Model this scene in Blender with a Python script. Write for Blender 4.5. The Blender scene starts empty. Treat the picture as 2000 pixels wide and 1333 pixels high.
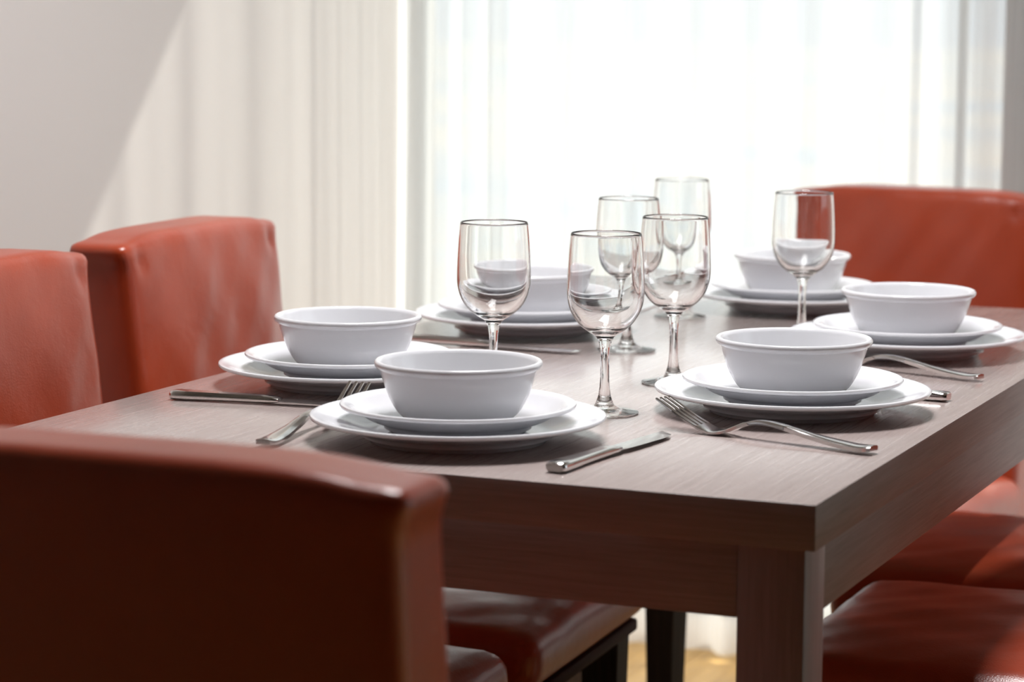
import bpy, bmesh, math, random
from mathutils import Vector, Matrix

random.seed(7)
SC = bpy.context.scene
COL = SC.collection
PI = math.pi
T = 0.75                      # height of the table top; the floor is z = 0

# ------------------------------------------------------------------ camera
YAW, PITCH, ROLL, FPX = 0.4012, 0.1288, 0.0071, 5044.2
CAM = Vector((0.5698, -1.9698, 0.3947 + T))
fw = Vector((-math.sin(YAW) * math.cos(PITCH), math.cos(YAW) * math.cos(PITCH), -math.sin(PITCH)))
rt = Vector((math.cos(YAW), math.sin(YAW), 0))
up = rt.cross(fw)
r2 = rt * math.cos(ROLL) + up * math.sin(ROLL)
u2 = -rt * math.sin(ROLL) + up * math.cos(ROLL)
cd = bpy.data.cameras.new('camera')
cam = bpy.data.objects.new('camera', cd)
COL.objects.link(cam)
m = Matrix((r2, u2, -fw)).transposed().to_4x4()
m.translation = CAM
cam.matrix_world = m
cd.sensor_width = 36.0
cd.lens = FPX / 2000 * 36.0
cd.clip_start = 0.05
cd.clip_end = 2000
cd.dof.use_dof = True
cd.dof.focus_distance = 2.52
cd.dof.aperture_fstop = 6.0
SC.camera = cam

# ------------------------------------------------------------------ world, sun, exposure
W = bpy.data.worlds.new('world')
SC.world = W
W.use_nodes = True
wn = W.node_tree.nodes
wn['Background'].inputs[0].default_value = (0.86, 0.93, 1.0, 1)
wn['Background'].inputs[1].default_value = 1.45
sd = bpy.data.lights.new('sun', 'SUN')
sun = bpy.data.objects.new('sun', sd)
COL.objects.link(sun)
sd.energy = 9.6
sd.angle = math.radians(0.9)
sd.color = (1.0, 0.95, 0.87)
SUN_DIR = Vector((-0.60, -1.0, -1.168)).normalized()
sun.rotation_euler = SUN_DIR.to_track_quat('-Z', 'Y').to_euler()
sun.location = (2, 6, 6)
vs = SC.view_settings
vs.view_transform = 'Standard'
vs.look = 'None'
vs.gamma = 1
vs.use_curve_mapping = False
vs.exposure = 0.2
cy = SC.cycles
cy.use_denoising = True
cy.max_bounces = 16
cy.diffuse_bounces = 5
cy.glossy_bounces = 6
cy.transmission_bounces = 14
cy.transparent_max_bounces = 16

# ------------------------------------------------------------------ materials
def lin(c):
    return tuple(((v / 255) / 12.92 if v / 255 < 0.04045 else ((v / 255 + 0.055) / 1.055) ** 2.4) for v in c) + (1,)

class NT:
    def __init__(s, name):
        s.m = bpy.data.materials.new(name)
        s.m.use_nodes = True
        s.t = s.m.node_tree
        s.b = s.t.nodes.get('Principled BSDF')
        s.out = s.t.nodes.get('Material Output')
    def n(s, kind, **kw):
        nd = s.t.nodes.new(kind)
        for k, v in kw.items():
            if isinstance(k, str) and k.startswith('i_'):
                nd.inputs[k[2:].replace('_', ' ')].default_value = v
            else:
                setattr(nd, k, v)
        return nd
    def l(s, a, b):
        s.t.links.new(a, b)
    def coords(s, scale=(1, 1, 1), kind='Object'):
        tc = s.n('ShaderNodeTexCoord')
        mp = s.n('ShaderNodeMapping')
        mp.inputs['Scale'].default_value = scale
        s.l(tc.outputs[kind], mp.inputs['Vector'])
        return mp.outputs['Vector']
    def ramp(s, fac, stops):
        r = s.n('ShaderNodeValToRGB')
        el = r.color_ramp.elements
        while len(el) < len(stops):
            el.new(0.5)
        for e, (p, c) in zip(el, stops):
            e.position = p
            e.color = c
        s.l(fac, r.inputs[0])
        return r.outputs[0]
    def bump(s, h, strength, dist):
        b = s.n('ShaderNodeBump')
        b.inputs['Strength'].default_value = strength
        b.inputs['Distance'].default_value = dist
        s.l(h, b.inputs['Height'])
        return b

def plain(name, col, rough=0.5, metal=0.0, spec=0.5):
    a = NT(name)
    a.b.inputs['Base Color'].default_value = col
    a.b.inputs['Roughness'].default_value = rough
    a.b.inputs['Metallic'].default_value = metal
    a.b.inputs['Specular IOR Level'].default_value = spec
    return a.m

def mat_paint(name, col, rough=0.85):
    a = NT(name)
    v = a.coords((1, 1, 1))
    nz = a.n('ShaderNodeTexNoise')
    nz.inputs['Scale'].default_value = 120
    nz.inputs['Detail'].default_value = 3
    a.l(v, nz.inputs['Vector'])
    b = a.bump(nz.outputs[0], 0.08, 0.002)
    a.l(b.outputs[0], a.b.inputs['Normal'])
    a.b.inputs['Base Color'].default_value = col
    a.b.inputs['Roughness'].default_value = rough
    return a.m

def mat_wood(name, c_dark, c_light, scale, rough=0.4, spec=0.5, bump=0.15, coat=0.0):
    """long grain: scale is small along the grain, large across it"""
    a = NT(name)
    v = a.coords(scale)
    n1 = a.n('ShaderNodeTexNoise')
    n1.inputs['Scale'].default_value = 1.0
    n1.inputs['Detail'].default_value = 6
    n1.inputs['Roughness'].default_value = 0.65
    n1.inputs['Distortion'].default_value = 0.4
    a.l(v, n1.inputs['Vector'])
    col = a.ramp(n1.outputs[0], [(0.30, c_dark), (0.72, c_light)])
    a.l(col, a.b.inputs['Base Color'])
    rr = a.n('ShaderNodeMapRange')
    rr.inputs['To Min'].default_value = rough + 0.06
    rr.inputs['To Max'].default_value = rough - 0.04
    a.l(n1.outputs[0], rr.inputs['Value'])
    a.l(rr.outputs[0], a.b.inputs['Roughness'])
    a.b.inputs['Specular IOR Level'].default_value = spec
    b = a.bump(n1.outputs[0], bump, 0.0015)
    a.l(b.outputs[0], a.b.inputs['Normal'])
    a.b.inputs['Coat Weight'].default_value = coat
    a.b.inputs['Coat Roughness'].default_value = 0.17
    return a.m

def mat_leather():
    a = NT('leather')
    v = a.coords((1, 1, 1))
    n1 = a.n('ShaderNodeTexNoise')
    n1.inputs['Scale'].default_value = 7
    n1.inputs['Detail'].default_value = 4
    a.l(v, n1.inputs['Vector'])
    col = a.ramp(n1.outputs[0], [(0.25, (0.31, 0.036, 0.010, 1)), (0.75, (0.42, 0.056, 0.016, 1))])
    a.l(col, a.b.inputs['Base Color'])
    vo = a.n('ShaderNodeTexVoronoi')
    vo.feature = 'DISTANCE_TO_EDGE'
    vo.inputs['Scale'].default_value = 330
    a.l(v, vo.inputs['Vector'])
    n2 = a.n('ShaderNodeTexNoise')
    n2.inputs['Scale'].default_value = 38
    n2.inputs['Detail'].default_value = 5
    n2.inputs['Distortion'].default_value = 0.3
    a.l(v, n2.inputs['Vector'])
    b1 = a.bump(vo.outputs['Distance'], 0.26, 0.0008)
    b2 = a.bump(n2.outputs[0], 0.16, 0.004)
    a.l(b2.outputs[0], b1.inputs['Normal'])
    a.l(b1.outputs[0], a.b.inputs['Normal'])
    a.b.inputs['Roughness'].default_value = 0.31
    a.b.inputs['Specular IOR Level'].default_value = 0.78
    return a.m

def mat_curtain():
    a = NT('sheer_fabric')
    v = a.coords((420, 420, 2.2))
    n1 = a.n('ShaderNodeTexNoise')
    n1.inputs['Scale'].default_value = 1.0
    n1.inputs['Detail'].default_value = 3
    a.l(v, n1.inputs['Vector'])
    v2 = a.coords((60, 60, 0.5))
    n2 = a.n('ShaderNodeTexNoise')
    n2.inputs['Scale'].default_value = 1.0
    n2.inputs['Detail'].default_value = 2
    a.l(v2, n2.inputs['Vector'])
    ad = a.n('ShaderNodeMath', operation='ADD')
    a.l(n1.outputs[0], ad.inputs[0])
    a.l(n2.outputs[0], ad.inputs[1])
    mr = a.n('ShaderNodeMapRange')
    mr.inputs['From Min'].default_value = 0.7
    mr.inputs['From Max'].default_value = 1.3
    mr.inputs['To Min'].default_value = 0.26
    mr.inputs['To Max'].default_value = 0.46
    a.l(ad.outputs[0], mr.inputs['Value'])
    # cloth hit at a slant lets less light straight through
    lw = a.n('ShaderNodeLayerWeight')
    lw.inputs['Blend'].default_value = 0.5
    iv = a.n('ShaderNodeMath', operation='SUBTRACT')
    iv.inputs[0].default_value = 1.0
    a.l(lw.outputs['Facing'], iv.inputs[1])
    tk = a.n('ShaderNodeMath', operation='MULTIPLY')
    a.l(mr.outputs[0], tk.inputs[0])
    a.l(iv.outputs[0], tk.inputs[1])
    tr = a.n('ShaderNodeBsdfTransparent')
    tl = a.n('ShaderNodeBsdfTranslucent')
    tl.inputs[0].default_value = (0.84, 0.845, 0.845, 1)
    df = a.n('ShaderNodeBsdfDiffuse')
    df.inputs[0].default_value = (0.86, 0.86, 0.855, 1)
    mx = a.n('ShaderNodeMixShader')
    mx.inputs[0].default_value = 0.76
    a.l(tl.outputs[0], mx.inputs[1])
    a.l(df.outputs[0], mx.inputs[2])
    m2 = a.n('ShaderNodeMixShader')
    a.l(tk.outputs[0], m2.inputs[0])
    a.l(mx.outputs[0], m2.inputs[1])
    a.l(tr.outputs[0], m2.inputs[2])
    a.l(m2.outputs[0], a.out.inputs['Surface'])
    return a.m

def mat_pane():
    a = NT('window_glass')
    tr = a.n('ShaderNodeBsdfTransparent')
    tr.inputs[0].default_value = (0.96, 0.98, 0.97, 1)
    gl = a.n('ShaderNodeBsdfGlossy')
    gl.inputs['Roughness'].default_value = 0.02
    mx = a.n('ShaderNodeMixShader')
    mx.inputs[0].default_value = 0.06
    a.l(tr.outputs[0], mx.inputs[1])
    a.l(gl.outputs[0], mx.inputs[2])
    a.l(mx.outputs[0], a.out.inputs['Surface'])
    return a.m

def mat_glass():
    a = NT('drinking_glass')
    a.b.inputs['Base Color'].default_value = (0.985, 0.99, 0.985, 1)
    a.b.inputs['Roughness'].default_value = 0.0
    a.b.inputs['Transmission Weight'].default_value = 1.0
    a.b.inputs['IOR'].default_value = 1.5
    return a.m

def mat_ceramic():
    a = NT('white_porcelain')
    a.b.inputs['Base Color'].default_value = (0.67, 0.675, 0.70, 1)
    a.b.inputs['Roughness'].default_value = 0.10
    a.b.inputs['Specular IOR Level'].default_value = 0.5
    return a.m

def mat_ground():
    a = NT('hazy_land')
    v = a.coords((0.02, 0.02, 0.02))
    n1 = a.n('ShaderNodeTexNoise')
    n1.inputs['Scale'].default_value = 1.0
    a.l(v, n1.inputs['Vector'])
    c = a.ramp(n1.outputs[0], [(0.35, (0.30, 0.36, 0.42, 1)), (0.65, (0.50, 0.46, 0.40, 1))])
    a.l(c, a.b.inputs['Base Color'])
    a.b.inputs['Roughness'].default_value = 0.95
    return a.m

M = {}
M['wall'] = mat_paint('white_wall_paint', (0.80, 0.765, 0.745, 1))
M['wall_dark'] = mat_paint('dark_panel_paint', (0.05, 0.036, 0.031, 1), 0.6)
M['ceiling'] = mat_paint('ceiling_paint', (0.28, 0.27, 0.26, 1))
M['floor'] = mat_wood('floor_oak', (0.34, 0.19, 0.05, 1), (0.58, 0.36, 0.12, 1), (60, 4, 60), 0.35)
M['subfloor'] = plain('subfloor_dark', (0.05, 0.035, 0.02, 1), 0.9)
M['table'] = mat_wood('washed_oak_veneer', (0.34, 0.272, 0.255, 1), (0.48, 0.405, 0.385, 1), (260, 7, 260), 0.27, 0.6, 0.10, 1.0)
M['table_shade_cross'] = mat_wood('shaded_oak_cross', (0.165, 0.142, 0.142, 1), (0.240, 0.212, 0.212, 1), (9, 260, 260), 0.42, 0.5, 0.2)  # same oak as the top, darkened to carry the shade on the sides
M['table_shade_long'] = mat_wood('shaded_oak_long', (0.165, 0.132, 0.126, 1), (0.240, 0.195, 0.188, 1), (260, 9, 260), 0.42, 0.5, 0.2)
M['table_shade_leg'] = mat_wood('shaded_oak_leg', (0.155, 0.132, 0.130, 1), (0.222, 0.192, 0.188, 1), (260, 260, 9), 0.42, 0.5, 0.2)  # legs too: shade is mixed into the oak colour
M['chair_leg'] = mat_wood('dark_stained_wood', (0.012, 0.008, 0.006, 1), (0.03, 0.019, 0.014, 1), (200, 200, 8), 0.55, 0.2)
M['leather'] = mat_leather()
M['hem'] = plain('dark_piping', (0.035, 0.009, 0.006, 1), 0.7, 0.0, 0.2)
M['curtain'] = mat_curtain()
M['pane'] = mat_pane()
M['frame'] = plain('grey_window_frame', (0.20, 0.205, 0.21, 1), 0.4)
M['glass'] = mat_glass()
M['ceramic'] = mat_ceramic()
M['steel'] = plain('polished_steel', (0.72, 0.70, 0.69, 1), 0.14, 1.0)
M['rail'] = plain('white_rail', (0.7, 0.7, 0.7, 1), 0.4)
M['ground'] = mat_ground()

# ------------------------------------------------------------------ helpers
def link(name, me, mat=None, parent=None, loc=None, rz=None):
    o = bpy.data.objects.new(name, me)
    COL.objects.link(o)
    if mat is not None and not me.materials:
        me.materials.append(mat)
    if parent is not None:
        o.parent = parent
    if loc is not None:
        o.location = loc
    if rz is not None:
        o.rotation_euler = (0, 0, rz)
    return o

def finish(bm, name, smooth_angle=None):
    bmesh.ops.recalc_face_normals(bm, faces=bm.faces[:])
    me = bpy.data.meshes.new(name)
    bm.to_mesh(me)
    bm.free()
    if smooth_angle is not None:
        for p in me.polygons:
            p.use_smooth = True
        if smooth_angle < 179:
            me.set_sharp_from_angle(angle=math.radians(smooth_angle))
    return me

def thing(name, label, cat, loc=(0, 0, 0), rz=0.0, group=None):
    o = bpy.data.objects.new(name, None)
    COL.objects.link(o)
    o.empty_display_size = 0.05
    o.location = loc
    o.rotation_euler = (0, 0, rz)
    tag(o, label, cat, group)
    return o

def tag(o, label, cat, group=None):
    o['label'] = label
    o['category'] = cat
    if group:
        o['group'] = group
    return o

def structure(o):
    o['kind'] = 'structure'
    return o

def bm_box(bm, x0, x1, y0, y1, z0, z1):
    vs_ = [bm.verts.new((x, y, z)) for z in (z0, z1) for y in (y0, y1) for x in (x0, x1)]
    for f in ((0, 2, 3, 1), (4, 5, 7, 6), (0, 1, 5, 4), (2, 6, 7, 3), (0, 4, 6, 2), (1, 3, 7, 5)):
        bm.faces.new([vs_[i] for i in f])
    return vs_

def box_mesh(name, dims, bevel=0.0, seg=2):
    bm = bmesh.new()
    bm_box(bm, *dims)
    if bevel:
        bmesh.ops.bevel(bm, geom=bm.edges[:], offset=bevel, segments=seg, profile=0.5, affect='EDGES')
    return finish(bm, name, 35 if bevel else None)

def spline(pts, n=6):
    """Catmull-Rom through the given points"""
    out = []
    P = [pts[0]] + list(pts) + [pts[-1]]
    for i in range(1, len(P) - 2):
        p0, p1, p2, p3 = P[i - 1], P[i], P[i + 1], P[i + 2]
        for k in range(n):
            t = k / n
            out.append(tuple(0.5 * ((2 * b) + (-a + c) * t + (2 * a - 5 * b + 4 * c - d) * t * t + (-a + 3 * b - 3 * c + d) * t ** 3)
                             for a, b, c, d in zip(p0, p1, p2, p3)))
    out.append(tuple(pts[-1]))
    return out

def lathe(name, prof, seg=96, smooth=40):
    """closed profile from axis to axis (r, z)"""
    bm = bmesh.new()
    rings = []
    for r, z in prof:
        if r < 1e-6:
            rings.append([bm.verts.new((0, 0, z))])
        else:
            rings.append([bm.verts.new((r * math.cos(2 * PI * k / seg), r * math.sin(2 * PI * k / seg), z)) for k in range(seg)])
    for a, b in zip(rings, rings[1:]):
        for k in range(seg):
            k2 = (k + 1) % seg
            if len(a) == 1 and len(b) == 1:
                continue
            if len(a) == 1:
                bm.faces.new((a[0], b[k], b[k2]))
            elif len(b) == 1:
                bm.faces.new((a[k], a[k2], b[0]))
            else:
                bm.faces.new((a[k], a[k2], b[k2], b[k]))
    return finish(bm, name, smooth)

def loft(bm, sections, cap=True):
    """list of equal-length vertex loops"""
    L = [[bm.verts.new(p) for p in s] for s in sections]
    n = len(L[0])
    for a, b in zip(L, L[1:]):
        for k in range(n):
            bm.faces.new((a[k], a[(k + 1) % n], b[(k + 1) % n], b[k]))
    if cap:
        bm.faces.new(L[0])
        bm.faces.new(L[-1][::-1])

def cushion(name, hx, hy, hz, r, n=(20, 8, 20), warp=None):
    """rounded, densely subdivided box; warp(p) moves every point"""
    bm = bmesh.new()
    vmap = {}
    def vert(i, j, k):
        key = (i, j, k)
        if key not in vmap:
            p = Vector((-hx + 2 * hx * i / n[0], -hy + 2 * hy * j / n[1], -hz + 2 * hz * k / n[2]))
            q = Vector((max(-hx + r, min(hx - r, p.x)), max(-hy + r, min(hy - r, p.y)), max(-hz + r, min(hz - r, p.z))))
            d = p - q
            if d.length > 1e-9:
                p = q + d.normalized() * r
            if warp:
                p = warp(p)
            vmap[key] = bm.verts.new(p)
        return vmap[key]
    for i in range(n[0]):
        for j in range(n[1]):
            for k in (0, n[2]):
                bm.faces.new((vert(i, j, k), vert(i + 1, j, k), vert(i + 1, j + 1, k), vert(i, j + 1, k)))
    for i in range(n[0]):
        for k in range(n[2]):
            for j in (0, n[1]):
                bm.faces.new((vert(i, j, k), vert(i + 1, j, k), vert(i + 1, j, k + 1), vert(i, j, k + 1)))
    for j in range(n[1]):
        for k in range(n[2]):
            for i in (0, n[0]):
                bm.faces.new((vert(i, j, k), vert(i, j + 1, k), vert(i, j + 1, k + 1), vert(i, j, k + 1)))
    return finish(bm, name, 180)

# ------------------------------------------------------------------ the room
XL, XR, YF, YB, ZC = -1.463, 2.4, -8.0, 2.345, 2.62
structure(link('wall_left', box_mesh('wall_left', (XL - 0.12, XL, YF, YB + 0.1, 0, ZC)), M['wall']))
SIDE = (0.75, 2.25, 0.25, 2.50)          # unseen opening added in the right-hand wall for fill daylight
bm = bmesh.new()
bm_box(bm, XR, XR + 0.12, YF, SIDE[0], 0, ZC)
bm_box(bm, XR, XR + 0.12, SIDE[1], YB + 0.1, 0, ZC)
bm_box(bm, XR, XR + 0.12, SIDE[0], SIDE[1], 0, SIDE[2])
bm_box(bm, XR, XR + 0.12, SIDE[0], SIDE[1], SIDE[3], ZC)
structure(link('wall_right', finish(bm, 'wall_right'), M['wall_dark']))
structure(link('wall_front', box_mesh('wall_front', (XL, XR, YF - 0.12, YF, 0, ZC)), M['wall_dark']))
structure(link('ceiling', box_mesh('ceiling', (XL, XR, YF, YB + 0.1, ZC, ZC + 0.1)), M['ceiling']))
HEAD, SILL = 2.22, 0.06
WIN = [(-1.462, -0.300), (-0.06, 0.80)]
bm = bmesh.new()
bm_box(bm, XL, XR, YB, YB + 0.1, HEAD, ZC)
bm_box(bm, XL, XR, YB, YB + 0.1, 0, SILL)
xs = [XL] + [v for ww in WIN for v in ww] + [XR]
for a, b in zip(xs[0::2], xs[1::2]):
    bm_box(bm, a, b, YB, YB + 0.1, SILL, HEAD)
structure(link('wall_back', finish(bm, 'wall_back'), M['wall']))
fl = structure(link('floor', box_mesh('floor', (XL, XR, YF, YB + 0.1, -0.10, -0.014)), M['subfloor']))
PW, PL = 0.145, 1.25
pm = box_mesh('plank', (0.001, PW - 0.001, 0.001, PL - 0.001, -0.014, 0.0), 0.0012, 1)
pm.materials.append(M['floor'])
i = 0
x = XL
while x + PW <= XR + 0.01:
    off = (i * 0.47) % PL
    y = YF - off
    while y < YB:
        o = link('plank', pm, None, fl, (x, y, 0))
        if y < YF or y + PL > YB:
            y0, y1 = max(y, YF), min(y + PL, YB)
            o.location.y = y0
            o.scale.y = (y1 - y0) / PL
        y += PL
    x += PW
    i += 1
# windows: frame, slim mullion, pane
for n_, (a, b) in enumerate(WIN):
    bm = bmesh.new()
    fwid = 0.022
    fr_ = 0.072 if n_ == 0 else fwid          # first window's jamb widened: its grey stands in for the pier's shadow
    y0, y1 = YB + 0.005, YB + 0.05
    bm_box(bm, a, a + fwid, y0, y1, SILL, HEAD)
    bm_box(bm, b - fr_, b, y0, y1, SILL, HEAD)
    bm_box(bm, a + fwid, b - fr_, y0, y1, SILL, SILL + fwid)
    bm_box(bm, a + fwid, b - fr_, y0, y1, HEAD - fwid, HEAD)
    w = structure(link('window_%d' % (n_ + 1), finish(bm, 'window_frame'), M['frame']))
    mx_ = -0.447 if n_ == 0 else 0.37
    link('mullion', box_mesh('mullion', (mx_ - 0.007, mx_ + 0.007, y0 + 0.01, y1 - 0.01, SILL + fwid, HEAD - fwid), 0.002, 1), M['frame'], w)
    for xa, xb in ((a + fwid, mx_ - 0.009), (mx_ + 0.009, b - fr_)):
        link('pane', box_mesh('pane', (xa, xb, YB + 0.025, YB + 0.029, SILL + fwid, HEAD - fwid)), M['pane'], w)
bm = bmesh.new()
for ya, yb in ((SIDE[0], SIDE[0] + 0.05), ((SIDE[0] + SIDE[1]) / 2 - 0.025, (SIDE[0] + SIDE[1]) / 2 + 0.025), (SIDE[1] - 0.05, SIDE[1])):
    bm_box(bm, XR + 0.03, XR + 0.08, ya, yb, SIDE[2], SIDE[3])
for za, zb in ((SIDE[2], SIDE[2] + 0.05), (SIDE[3] - 0.05, SIDE[3])):
    bm_box(bm, XR + 0.032, XR + 0.078, SIDE[0] + 0.05, SIDE[1] - 0.05, za, zb)
w = structure(link('window_3', finish(bm, 'window_frame'), M['frame']))  # out of view, added to brighten the room from the right
link('pane', box_mesh('pane', (XR + 0.053, XR + 0.057, SIDE[0] + 0.04, SIDE[1] - 0.04, SIDE[2] + 0.04, SIDE[3] - 0.04)), M['pane'], w)
# land far below the window
bm = bmesh.new()
bm_box(bm, -800, 800, -300, 1500, -22.5, -22)
g = structure(link('ground', finish(bm, 'ground'), M['ground']))

# ------------------------------------------------------------------ curtain
def curtain():
    x0, x1 = XL + 0.012, 0.88
    zt, zb = ZC - 0.05, 0.012
    nx, nz = 700, 26
    rnd = random.Random(11)
    folds = []
    xx = x0
    while xx < x1 + 0.2:
        wd = rnd.uniform(0.075, 0.15)
        if xx < -1.25:
            wd = rnd.uniform(0.035, 0.06)
        folds.append((xx, wd, rnd.uniform(0.5, 1.0), rnd.uniform(-0.4, 0.4)))
        xx += wd
    def prof(x, t):
        for k, (a, wd, am, sk) in enumerate(folds):
            if a <= x < a + wd:
                s = (x - a) / wd
                am2 = folds[min(k + 1, len(folds) - 1)][2]
                A = am * (1 - s) + am2 * s
                ph = 2 * PI * s
                return A * (0.020 + 0.010 * t) * math.cos(ph + sk * math.sin(ph)) + 0.004 * math.sin(37 * x)
        return 0.0
    bm = bmesh.new()
    grid = []
    for j in range(nz + 1):
        t = j / nz
        z = zt + (zb - zt) * t
        row = []
        for i_ in range(nx + 1):
            x = x0 + (x1 - x0) * i_ / nx
            xs_ = x + 0.012 * math.sin(9 * x + 2.1 * t) * t
            lean = -0.028 * max(0.0, 1 - (x - x0) / 0.08) * (t - 0.35)
            row.append(bm.verts.new((x + lean * 0.4, 2.285 + prof(xs_, t), z)))
        grid.append(row)
    for j in range(nz):
        for i_ in range(nx):
            bm.faces.new((grid[j][i_], grid[j][i_ + 1], grid[j + 1][i_ + 1], grid[j + 1][i_]))
    return finish(bm, 'sheer_curtain', 180)
cu = link('sheer_curtain', curtain(), M['curtain'])
tag(cu, 'floor-length white sheer curtain in soft vertical folds across the window', 'curtain')
bm = bmesh.new()
bm_box(bm, XL + 0.01, 0.95, 2.255, 2.315, ZC - 0.05, ZC)
cr = link('curtain_rail', finish(bm, 'curtain_rail'), M['rail'])
tag(cr, 'white ceiling rail that carries the sheer curtain', 'curtain rail')

# ------------------------------------------------------------------ dining table
TW, TL = 0.797, 1.445
tb = thing('dining_table', 'rectangular washed oak dining table laid for six', 'table', (-TW / 2, TL / 2, 0))
def tpart(name, x0, x1, y0, y1, z0, z1, mat, bev=0.0012):
    cx_, cy_ = (x0 + x1) / 2, (y0 + y1) / 2
    me = box_mesh(name, (x0 - cx_, x1 - cx_, y0 - cy_, y1 - cy_, z0, z1), bev, 2)
    return link(name, me, mat, tb, (cx_ + TW / 2, cy_ - TL / 2, 0))
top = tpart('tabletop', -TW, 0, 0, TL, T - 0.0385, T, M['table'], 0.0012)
top.data.materials.append(M['table_shade_cross'])
top.data.materials.append(M['table_shade_long'])
for pl in top.data.polygons:                       # sides get the darkened oak, their shade put into the colour
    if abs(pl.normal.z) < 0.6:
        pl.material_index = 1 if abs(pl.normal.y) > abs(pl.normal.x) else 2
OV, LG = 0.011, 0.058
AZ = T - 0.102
tpart('apron', -TW + OV + LG, -OV - LG, OV + 0.0012, OV + 0.023, AZ, T - 0.0385, M['table_shade_cross'])
tpart('apron', -TW + OV + LG, -OV - LG, TL - OV - 0.023, TL - OV - 0.0012, AZ, T - 0.0385, M['table_shade_cross'])
tpart('apron', -OV - 0.023, -OV - 0.0012, OV + LG, TL - OV - LG, AZ, T - 0.0385, M['table_shade_long'])
tpart('apron', -TW + OV + 0.0012, -TW + OV + 0.023, OV + LG, TL - OV - LG, AZ, T - 0.0385, M['table_shade_long'])
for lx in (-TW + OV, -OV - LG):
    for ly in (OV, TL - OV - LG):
        tpart('leg', lx, lx + LG, ly, ly + LG, 0.0, T - 0.0385, M['table_shade_leg'], 0.002)

# ------------------------------------------------------------------ unseen fill lamp added to brighten the table
LX, LY, LW, LL = -0.35, 0.62, 0.5, 1.1
lamp = thing('fill_lamp', 'added fill lamp, out of view above the dining table', 'lamp', (LX, LY, ZC - 0.05))
bm = bmesh.new()
for a, b, c, d in ((-LW / 2 - 0.02, -LW / 2, -LL / 2 - 0.02, LL / 2 + 0.02), (LW / 2, LW / 2 + 0.02, -LL / 2 - 0.02, LL / 2 + 0.02), (-LW / 2, LW / 2, -LL / 2 - 0.02, -LL / 2), (-LW / 2, LW / 2, LL / 2, LL / 2 + 0.02)):
    bm_box(bm, a, b, c, d, 0.0, 0.05)
link('fill_frame', finish(bm, 'fill_frame'), M['rail'], lamp)
ld = bpy.data.lights.new('fill_light', 'AREA')
ld.shape = 'RECTANGLE'
ld.size, ld.size_y = LW, LL
ld.energy = 23
ld.spread = math.radians(115)
ld.color = (1.0, 0.98, 0.985)
lo = bpy.data.objects.new('fill_light', ld)
COL.objects.link(lo)
lo.parent = lamp
lo.location = (0, 0, 0.02)

# ------------------------------------------------------------------ chairs (local: faces +y, origin on the floor)
HW = 0.20
REC = math.tan(math.radians(7.0))
def wrinkle(x, z, s):
    return (math.sin(31 * x + 17 * z + s) + 0.7 * math.sin(53 * x - 29 * z + 1.7 * s) + 0.5 * math.sin(87 * x + 61 * z + 2.3 * s)) * 0.0006

def back_mesh(seed, top):
    z0 = 0.374
    hz = (top - z0) / 2
    hy = 0.039
    def warp(p):
        u, w, zz = p.x / HW, p.y / hy, p.z / hz
        q = p.copy()
        e = (1 - abs(u) ** 4) * (1 - abs(zz) ** 6)
        if w > 0:
            q.y += 0.010 * e * w + wrinkle(p.x, p.z, seed) * w * 1.5
        else:
            q.y += 0.004 * e * w
        q.z += (0.016 * (1 - abs(u) ** 5) - 0.012) * max(0, zz) ** 4           # crowned top edge
        # gathered, slightly pointed upper corners
        d = math.hypot((1 - abs(u)) * HW, (1 - zz) * hz)
        k = math.exp(-(d / 0.018) ** 2)
        q.x += math.copysign(0.010 * k, u)
        q.z += 0.004 * k
        # crease where the cover is folded, a little inside the corner
        d2 = math.hypot((abs(u) - 0.86) * HW * 1.6, (zz - 0.90) * hz)
        q.y -= 0.005 * math.exp(-(d2 / 0.013) ** 2) * (1 if w > 0 else 0)
        h = z0 + hz + q.z
        return Vector((q.x, q.y - 0.239 - max(0.0, h - 0.43) * REC, h))
    return cushion('backrest', HW, hy, hz, 0.013, (52, 12, 56), warp)

def seat_mesh(seed):
    hy, hz = 0.225, 0.034
    def warp(p):
        u, w, zz = p.x / (HW + 0.012), p.y / hy, p.z / hz
        q = p.copy()
        e = (1 - abs(u) ** 4) * (1 - abs(w) ** 4)
        if zz > 0:
            q.z += 0.016 * e * zz + wrinkle(p.x, p.y, seed) * 1.6
        q.x += math.copysign(0.004 * (1 - zz * zz), u) * min(1, abs(u) ** 6)
        q.y += math.copysign(0.004 * (1 - zz * zz), w) * min(1, abs(w) ** 6)
        return Vector((q.x, q.y + 0.025, 0.421 + q.z))
    return cushion('seat', HW + 0.012, hy, hz, 0.022, (40, 40, 8), warp)

hem = bmesh.new()
bm_box(hem, -HW + 0.006, HW - 0.006, -0.196, 0.246, 0.3715, 0.388)
bmesh.ops.bevel(hem, geom=hem.edges[:], offset=0.004, segments=2, profile=0.5, affect='EDGES')
hem_me = finish(hem, 'seat_rail', 40)
hem_me.materials.append(M['hem'])
leg_bm = bmesh.new()
loft(leg_bm, [[(sx * a, sy * a, z) for sx, sy in ((-1, -1), (1, -1), (1, 1), (-1, 1))] for a, z in ((0.017, 0.0), (0.0245, 0.3725))])
bmesh.ops.bevel(leg_bm, geom=leg_bm.edges[:], offset=0.0015, segments=1, profile=0.5, affect='EDGES')
leg_me = finish(leg_bm, 'leg')
leg_me.materials.append(M['chair_leg'])

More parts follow.
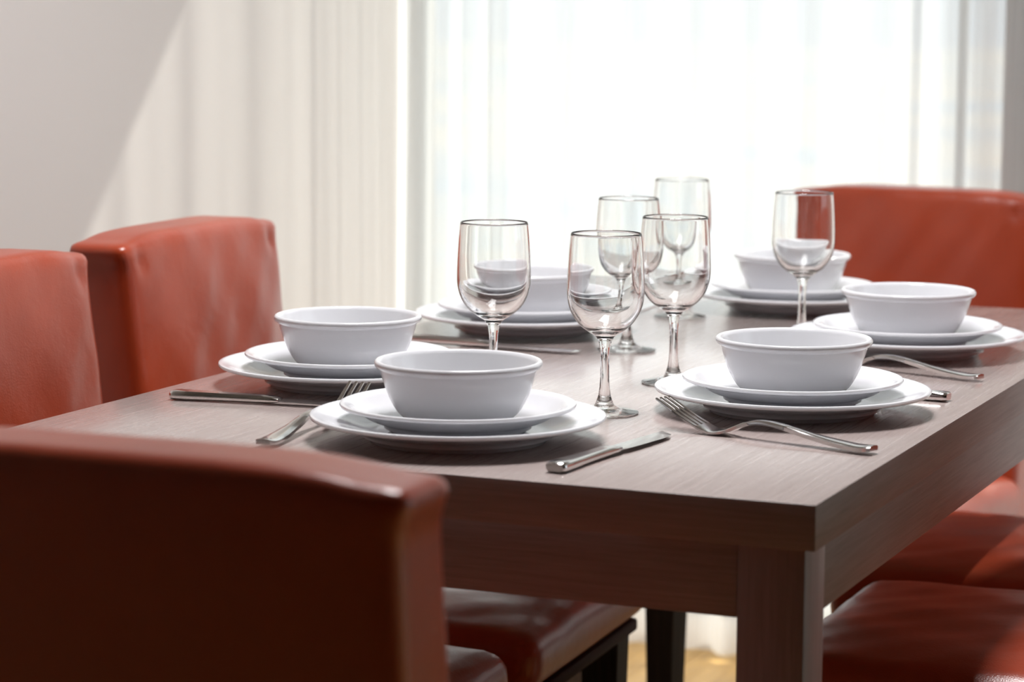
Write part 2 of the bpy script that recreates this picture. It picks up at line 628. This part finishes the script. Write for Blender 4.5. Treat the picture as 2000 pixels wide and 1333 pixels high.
def chair(label, loc, rz, seed, top=0.872):
    t = thing('dining_chair', label, 'chair', (loc[0], loc[1], 0), rz, 'leather chairs around the dining table')
    link('backrest', back_mesh(seed, top), M['leather'], t)
    link('seat', seat_mesh(seed), M['leather'], t)
    link('seat_rail', hem_me, None, t)
    for sx in (-1, 1):
        link('leg', leg_me, None, t, (sx * (HW - 0.036), 0.212, 0))
        link('leg', leg_me, None, t, (sx * (HW - 0.036), -0.232, 0))
    return t
R = math.radians
chair('russet leather chair in the foreground with its dark back to the camera', (-0.284, -0.298), R(1.3), 1.0, 0.867)
chair('russet leather chair at the table\'s left side, cut off by the photo edge', (-0.735, 0.318), R(-87.2), 2.0, 0.873)
chair('russet leather chair on the table\'s left side whose whole backrest stands before the white wall', (-0.752, 0.795), R(-87.0), 3.0, 0.875)
chair('orange leather chair at the far table end, in front of the curtain', (-0.446, 1.640), R(171.5), 4.0, 0.870)
chair('leather chair under the table\'s right side, of which the orange sunlit seat shows', (-0.005, 1.158), R(90), 5.0).scale.z = 1.06
chair('leather chair at the bottom right corner, of which the dark glossy seat shows', (0.045, 0.722), R(90), 6.0).scale.z = 1.06

# ------------------------------------------------------------------ tableware meshes
def plate_prof(Rr, foot, h, well):
    """dinner / salad plate: foot ring, flat well, wide rim with rolled edge"""
    tk = 0.0045
    under = [(0, 0.0035), (foot - 0.008, 0.0035), (foot - 0.006, 0.0), (foot, 0.0), (foot + 0.003, 0.0035)]
    under += spline([(foot + 0.006, 0.0045), (well + 0.004, 0.0085), (well + 0.016, 0.0125), (Rr - 0.012, h - 0.0062), (Rr - 0.003, h - 0.0046)], 4)
    edge = [(Rr - 0.0007, h - 0.0036), (Rr, h - 0.0020), (Rr - 0.0006, h - 0.0006), (Rr - 0.0022, h), (Rr - 0.0045, h - 0.0003)]
    top = spline([(Rr - 0.010, h - 0.0018), (well + 0.018, 0.0150), (well + 0.006, 0.0108), (well - 0.004, 0.0080), (well - 0.016, 0.0074), (0.02, 0.0072)], 4)
    return under + edge + top + [(0, 0.0072)]
dinner_me = lathe('dinner_plate', plate_prof(0.1362, 0.082, 0.0245, 0.086), 128)
salad_me = lathe('salad_plate', plate_prof(0.1087, 0.062, 0.0275, 0.066), 128)
bowl_prof = [(0, 0.0035), (0.036, 0.0035), (0.038, 0.0), (0.0435, 0.0), (0.0455, 0.0015)]
bowl_prof += spline([(0.0480, 0.0030), (0.0562, 0.0098), (0.0640, 0.0220), (0.0697, 0.0362), (0.0724, 0.0445)], 5)
bowl_prof += [(0.0736, 0.0450), (0.0750, 0.0458)] + spline([(0.0762, 0.0466), (0.0772, 0.0484), (0.0770, 0.0502), (0.0758, 0.0515), (0.0742, 0.0518), (0.0722, 0.0511)], 4)
bowl_prof += spline([(0.0708, 0.0490), (0.0685, 0.0430), (0.0635, 0.0300), (0.0558, 0.0165), (0.0455, 0.0080), (0.030, 0.0062), (0.01, 0.0060)], 5) + [(0, 0.0060)]
bowl_me = lathe('bowl', bowl_prof, 128)
for me in (dinner_me, salad_me, bowl_me):
    me.materials.append(M['ceramic'])

# wine glass: bowl, stem and foot are one piece of glass
gout = [(0, 0.0003), (0.020, 0.0002), (0.0315, 0.0002)]
gout += spline([(0.0332, 0.0006), (0.0336, 0.0013), (0.0330, 0.0020), (0.0250, 0.0036), (0.0150, 0.0058), (0.0095, 0.0088)], 5)
gout += [(0.0088, 0.0098), (0.0084, 0.0112)]
gout += spline([(0.0080, 0.0122), (0.0060, 0.0185), (0.0047, 0.030), (0.0043, 0.045), (0.0046, 0.060), (0.0062, 0.0700), (0.0090, 0.0755)], 6)
gout += spline([(0.0108, 0.0772), (0.0180, 0.0815), (0.0265, 0.0885), (0.0335, 0.0990), (0.0371, 0.1110), (0.0379, 0.1220), (0.0374, 0.1400), (0.0362, 0.1600), (0.0347, 0.1755)], 7)
gin = [(0.0345, 0.1768), (0.0340, 0.1772), (0.0335, 0.1768)]
gin += spline([(0.0333, 0.1755), (0.0347, 0.1600), (0.0358, 0.1400), (0.0360, 0.1220), (0.0348, 0.1112), (0.0309, 0.1005), (0.0240, 0.0912), (0.0160, 0.0853), (0.0080, 0.0824), (0.003, 0.0818)], 7)
glass_me = lathe('wine_glass', gout + gin + [(0, 0.0817)], 96, 60)
glass_me.materials.append(M['glass'])

# fork: handle end at the origin, tines towards +x, lies on z = 0
FL = 0.232
def fz(x):
    """centre-line height"""
    P = spline([(0.0, 0.0055), (0.02, 0.0045), (0.06, 0.0085), (0.100, 0.0150), (0.122, 0.0158), (0.140, 0.0115), (0.155, 0.0050), (0.168, 0.0024), (0.180, 0.0042), (0.200, 0.0120), (0.218, 0.0210), (0.236, 0.0300)], 8)
    for a, b in zip(P, P[1:]):
        if a[0] <= x <= b[0]:
            s = (x - a[0]) / (b[0] - a[0])
            return a[1] + (b[1] - a[1]) * s
    return P[-1][1]
def fhw(x):
    P = [(0, 0.0068), (0.004, 0.0092), (0.012, 0.0100), (0.03, 0.0092), (0.07, 0.0062), (0.105, 0.0040), (0.130, 0.0036), (0.143, 0.0048), (0.155, 0.0092), (0.165, 0.0120), (0.175, 0.0126), (0.19, 0.0126)]
    for a, b in zip(P, P[1:]):
        if a[0] <= x <= b[0]:
            s = (x - a[0]) / (b[0] - a[0])
            s = s * s * (3 - 2 * s)
            return a[1] + (b[1] - a[1]) * s
    return P[-1][1]
def strip(bm, xs_, hw, th, yc=lambda x: 0.0, dome=0.0):
    secs = []
    for x in xs_:
        h, z, t, c = hw(x), fz(x), th(x), yc(x)
        secs.append([(x, c - h, z - t * 0.55), (x, c + h, z - t * 0.55), (x, c + h, z + t * 0.25), (x, c + h * 0.80, z + t * 0.5), (x, c, z + t * (0.5 + dome)), (x, c - h * 0.80, z + t * 0.5), (x, c - h, z + t * 0.25)])
    loft(bm, secs)
def frange(a, b, n):
    return [a + (b - a) * k / n for k in range(n + 1)]
bm = bmesh.new()
strip(bm, frange(0, 0.142, 40), fhw, lambda x: 0.0042 if x < 0.09 else 0.0042 - 0.0004 * (x - 0.09) / 0.05, dome=0.12)
fork_handle = finish(bm, 'handle', 40)
bm = bmesh.new()
strip(bm, frange(0.142, 0.186, 16), fhw, lambda x: 0.0038 - 0.0015 * min(1, (x - 0.142) / 0.03))
fork_head = finish(bm, 'head', 40)
bm = bmesh.new()
strip(bm, frange(0.1855, FL, 14), lambda x: 0.00235 - 0.0009 * (x - 0.185) / 0.047, lambda x: 0.0023 - 0.0006 * (x - 0.185) / 0.047)
tine_me = finish(bm, 'tine', 40)
for me in (fork_handle, fork_head, tine_me):
    me.materials.append(M['steel'])

def fork(label, x, y, ang):
    t = thing('fork', label, 'fork', (x, y, T + 0.0006), R(ang), 'steel forks on the table')
    link('handle', fork_handle, None, t)
    h = link('head', fork_head, None, t)
    for k in range(4):
        link('tine', tine_me, None, h, (0, (k - 1.5) * 0.00680, 0))
    return t

# knife: handle end at origin, blade towards +x
def ksec(x, w0, w1, z0, z1, r):
    return [(x, w0 + r, z0), (x, w1 - r, z0), (x, w1, z0 + r), (x, w1, z1 - r), (x, w1 - r, z1), (x, w0 + r, z1), (x, w0, z1 - r), (x, w0, z0 + r)]
bm = bmesh.new()
secs = []
for x, w, h in ((0, 0.0080, 0.0068), (0.0015, 0.0093, 0.0084), (0.005, 0.0098, 0.0090), (0.02, 0.0094, 0.0090), (0.045, 0.0080, 0.0085), (0.075, 0.0073, 0.0080), (0.095, 0.0074, 0.0076), (0.108, 0.0080, 0.0066), (0.114, 0.0078, 0.0046), (0.117, 0.0070, 0.0034)):
    secs.append(ksec(x, -w, w, 0.0048 - h / 2, 0.0048 + h / 2, min(h * 0.30, 0.0024)))
loft(bm, secs)
knife_handle = finish(bm, 'handle', 45)
bm = bmesh.new()
secs = []
KB = [(0.112, -0.0062, 0.0060), (0.118, -0.0066, 0.0068), (0.124, -0.0088, 0.0072), (0.14, -0.0098, 0.0074), (0.17, -0.0104, 0.0075), (0.195, -0.0104, 0.0076), (0.21, -0.0094, 0.0077), (0.220, -0.0060, 0.0077), (0.226, -0.0005, 0.0075), (0.2285, 0.0045, 0.0068)]
for x, a, b in KB:
    z = 0.0044 - 0.0016 * max(0, (x - 0.112) / 0.116)
    secs.append([(x, a, z), (x, (a + b) / 2, z - 0.0008), (x, b, z - 0.0010), (x, b, z + 0.0010), (x, (a + b) / 2, z + 0.0008)])
loft(bm, secs)
knife_blade = finish(bm, 'blade', 30)
for me in (knife_handle, knife_blade):
    me.materials.append(M['steel'])
def knife(label, x, y, ang, flip=False):
    t = thing('table_knife', label, 'knife', (x, y, T + 0.0003), R(ang), 'steel knives on the table')
    link('handle', knife_handle, None, t)
    b = link('blade', knife_blade, None, t)
    return t

# ------------------------------------------------------------------ place settings
WHERE = {
    'near': (-0.3896, 0.1662, 'nearest to the foreground chair back'),
    'left_near': (-0.6359, 0.4341, 'at the table\'s left edge, behind the foreground setting'),
    'left_far': (-0.6440, 0.9350, 'behind the leftmost wine glass'),
    'far': (-0.4176, 1.3061, 'farthest back, at the end by the orange chair'),
    'right_far': (-0.1683, 0.9430, 'rightmost, at the right table edge'),
    'right_near': (-0.1608, 0.4624, 'above the fork near the front right table corner'),
}
for key, (x, y, where) in WHERE.items():
    o = link('dinner_plate', dinner_me, None, None, (x, y, T + 0.0004), random.uniform(0, 6))
    tag(o, 'large white dinner plate ' + where, 'plate', 'white dinner plates')
    o = link('salad_plate', salad_me, None, None, (x, y, T + 0.0078), random.uniform(0, 6))
    tag(o, 'small white plate under the bowl ' + where, 'plate', 'white side plates')
    o = link('bowl', bowl_me, None, None, (x + random.uniform(-.001, .001), y, T + 0.0153 + 0.0056), random.uniform(0, 6))
    o.location.z = T + 0.0078 + 0.0079
    tag(o, 'white porcelain bowl ' + where, 'bowl', 'white bowls on stacked plates')
    o.scale = (1, 1, (0.0735 - 0.0151) / 0.0518)

for x, y, lab in (
    (-0.3230, 0.3676, 'empty wine glass standing nearest the camera, beside the foreground plate'),
    (-0.3300, 0.5888, 'empty wine glass just left of the plate with the front fork'),
    (-0.4670, 0.8152, 'empty wine glass in the middle of the group, behind the two front ones'),
    (-0.5210, 1.1546, 'empty wine glass at the back of the group, its rim reaching highest'),
    (-0.4716, 0.4366, 'leftmost empty wine glass, behind the foreground bowl'),
    (-0.3134, 1.0030, 'rightmost empty wine glass, before the orange chair back'),
):
    o = link('wine_glass', glass_me, None, None, (x, y, T + 0.0002))
    tag(o, lab, 'wine glass', 'empty wine glasses')

fork('steel fork before the right front plate, visible from tines to handle end', -0.020, 0.249, 164.0)
fork('steel fork left of the foreground plate, handle meeting the chair top', -0.527, 0.046, 94.5)
fork('steel fork before the rightmost setting, only its handle showing', -0.036, 0.742, 162.5)
knife('steel table knife right of the foreground plate at the near table edge', -0.243, 0.041, 84.3)
knife('blurred steel knife at the table\'s left edge, before the left bowl', -0.750, 0.266, 6.0)
knife('steel knife lying behind the left glass stem, before the left back plates', -0.732, 0.775, -4.3)
knife('steel knife behind the glasses, left of the farthest plates', -0.592, 1.385, -88.0)
knife('steel knife behind the right front plate, only its handle end showing', -0.034, 0.590, 176.0)
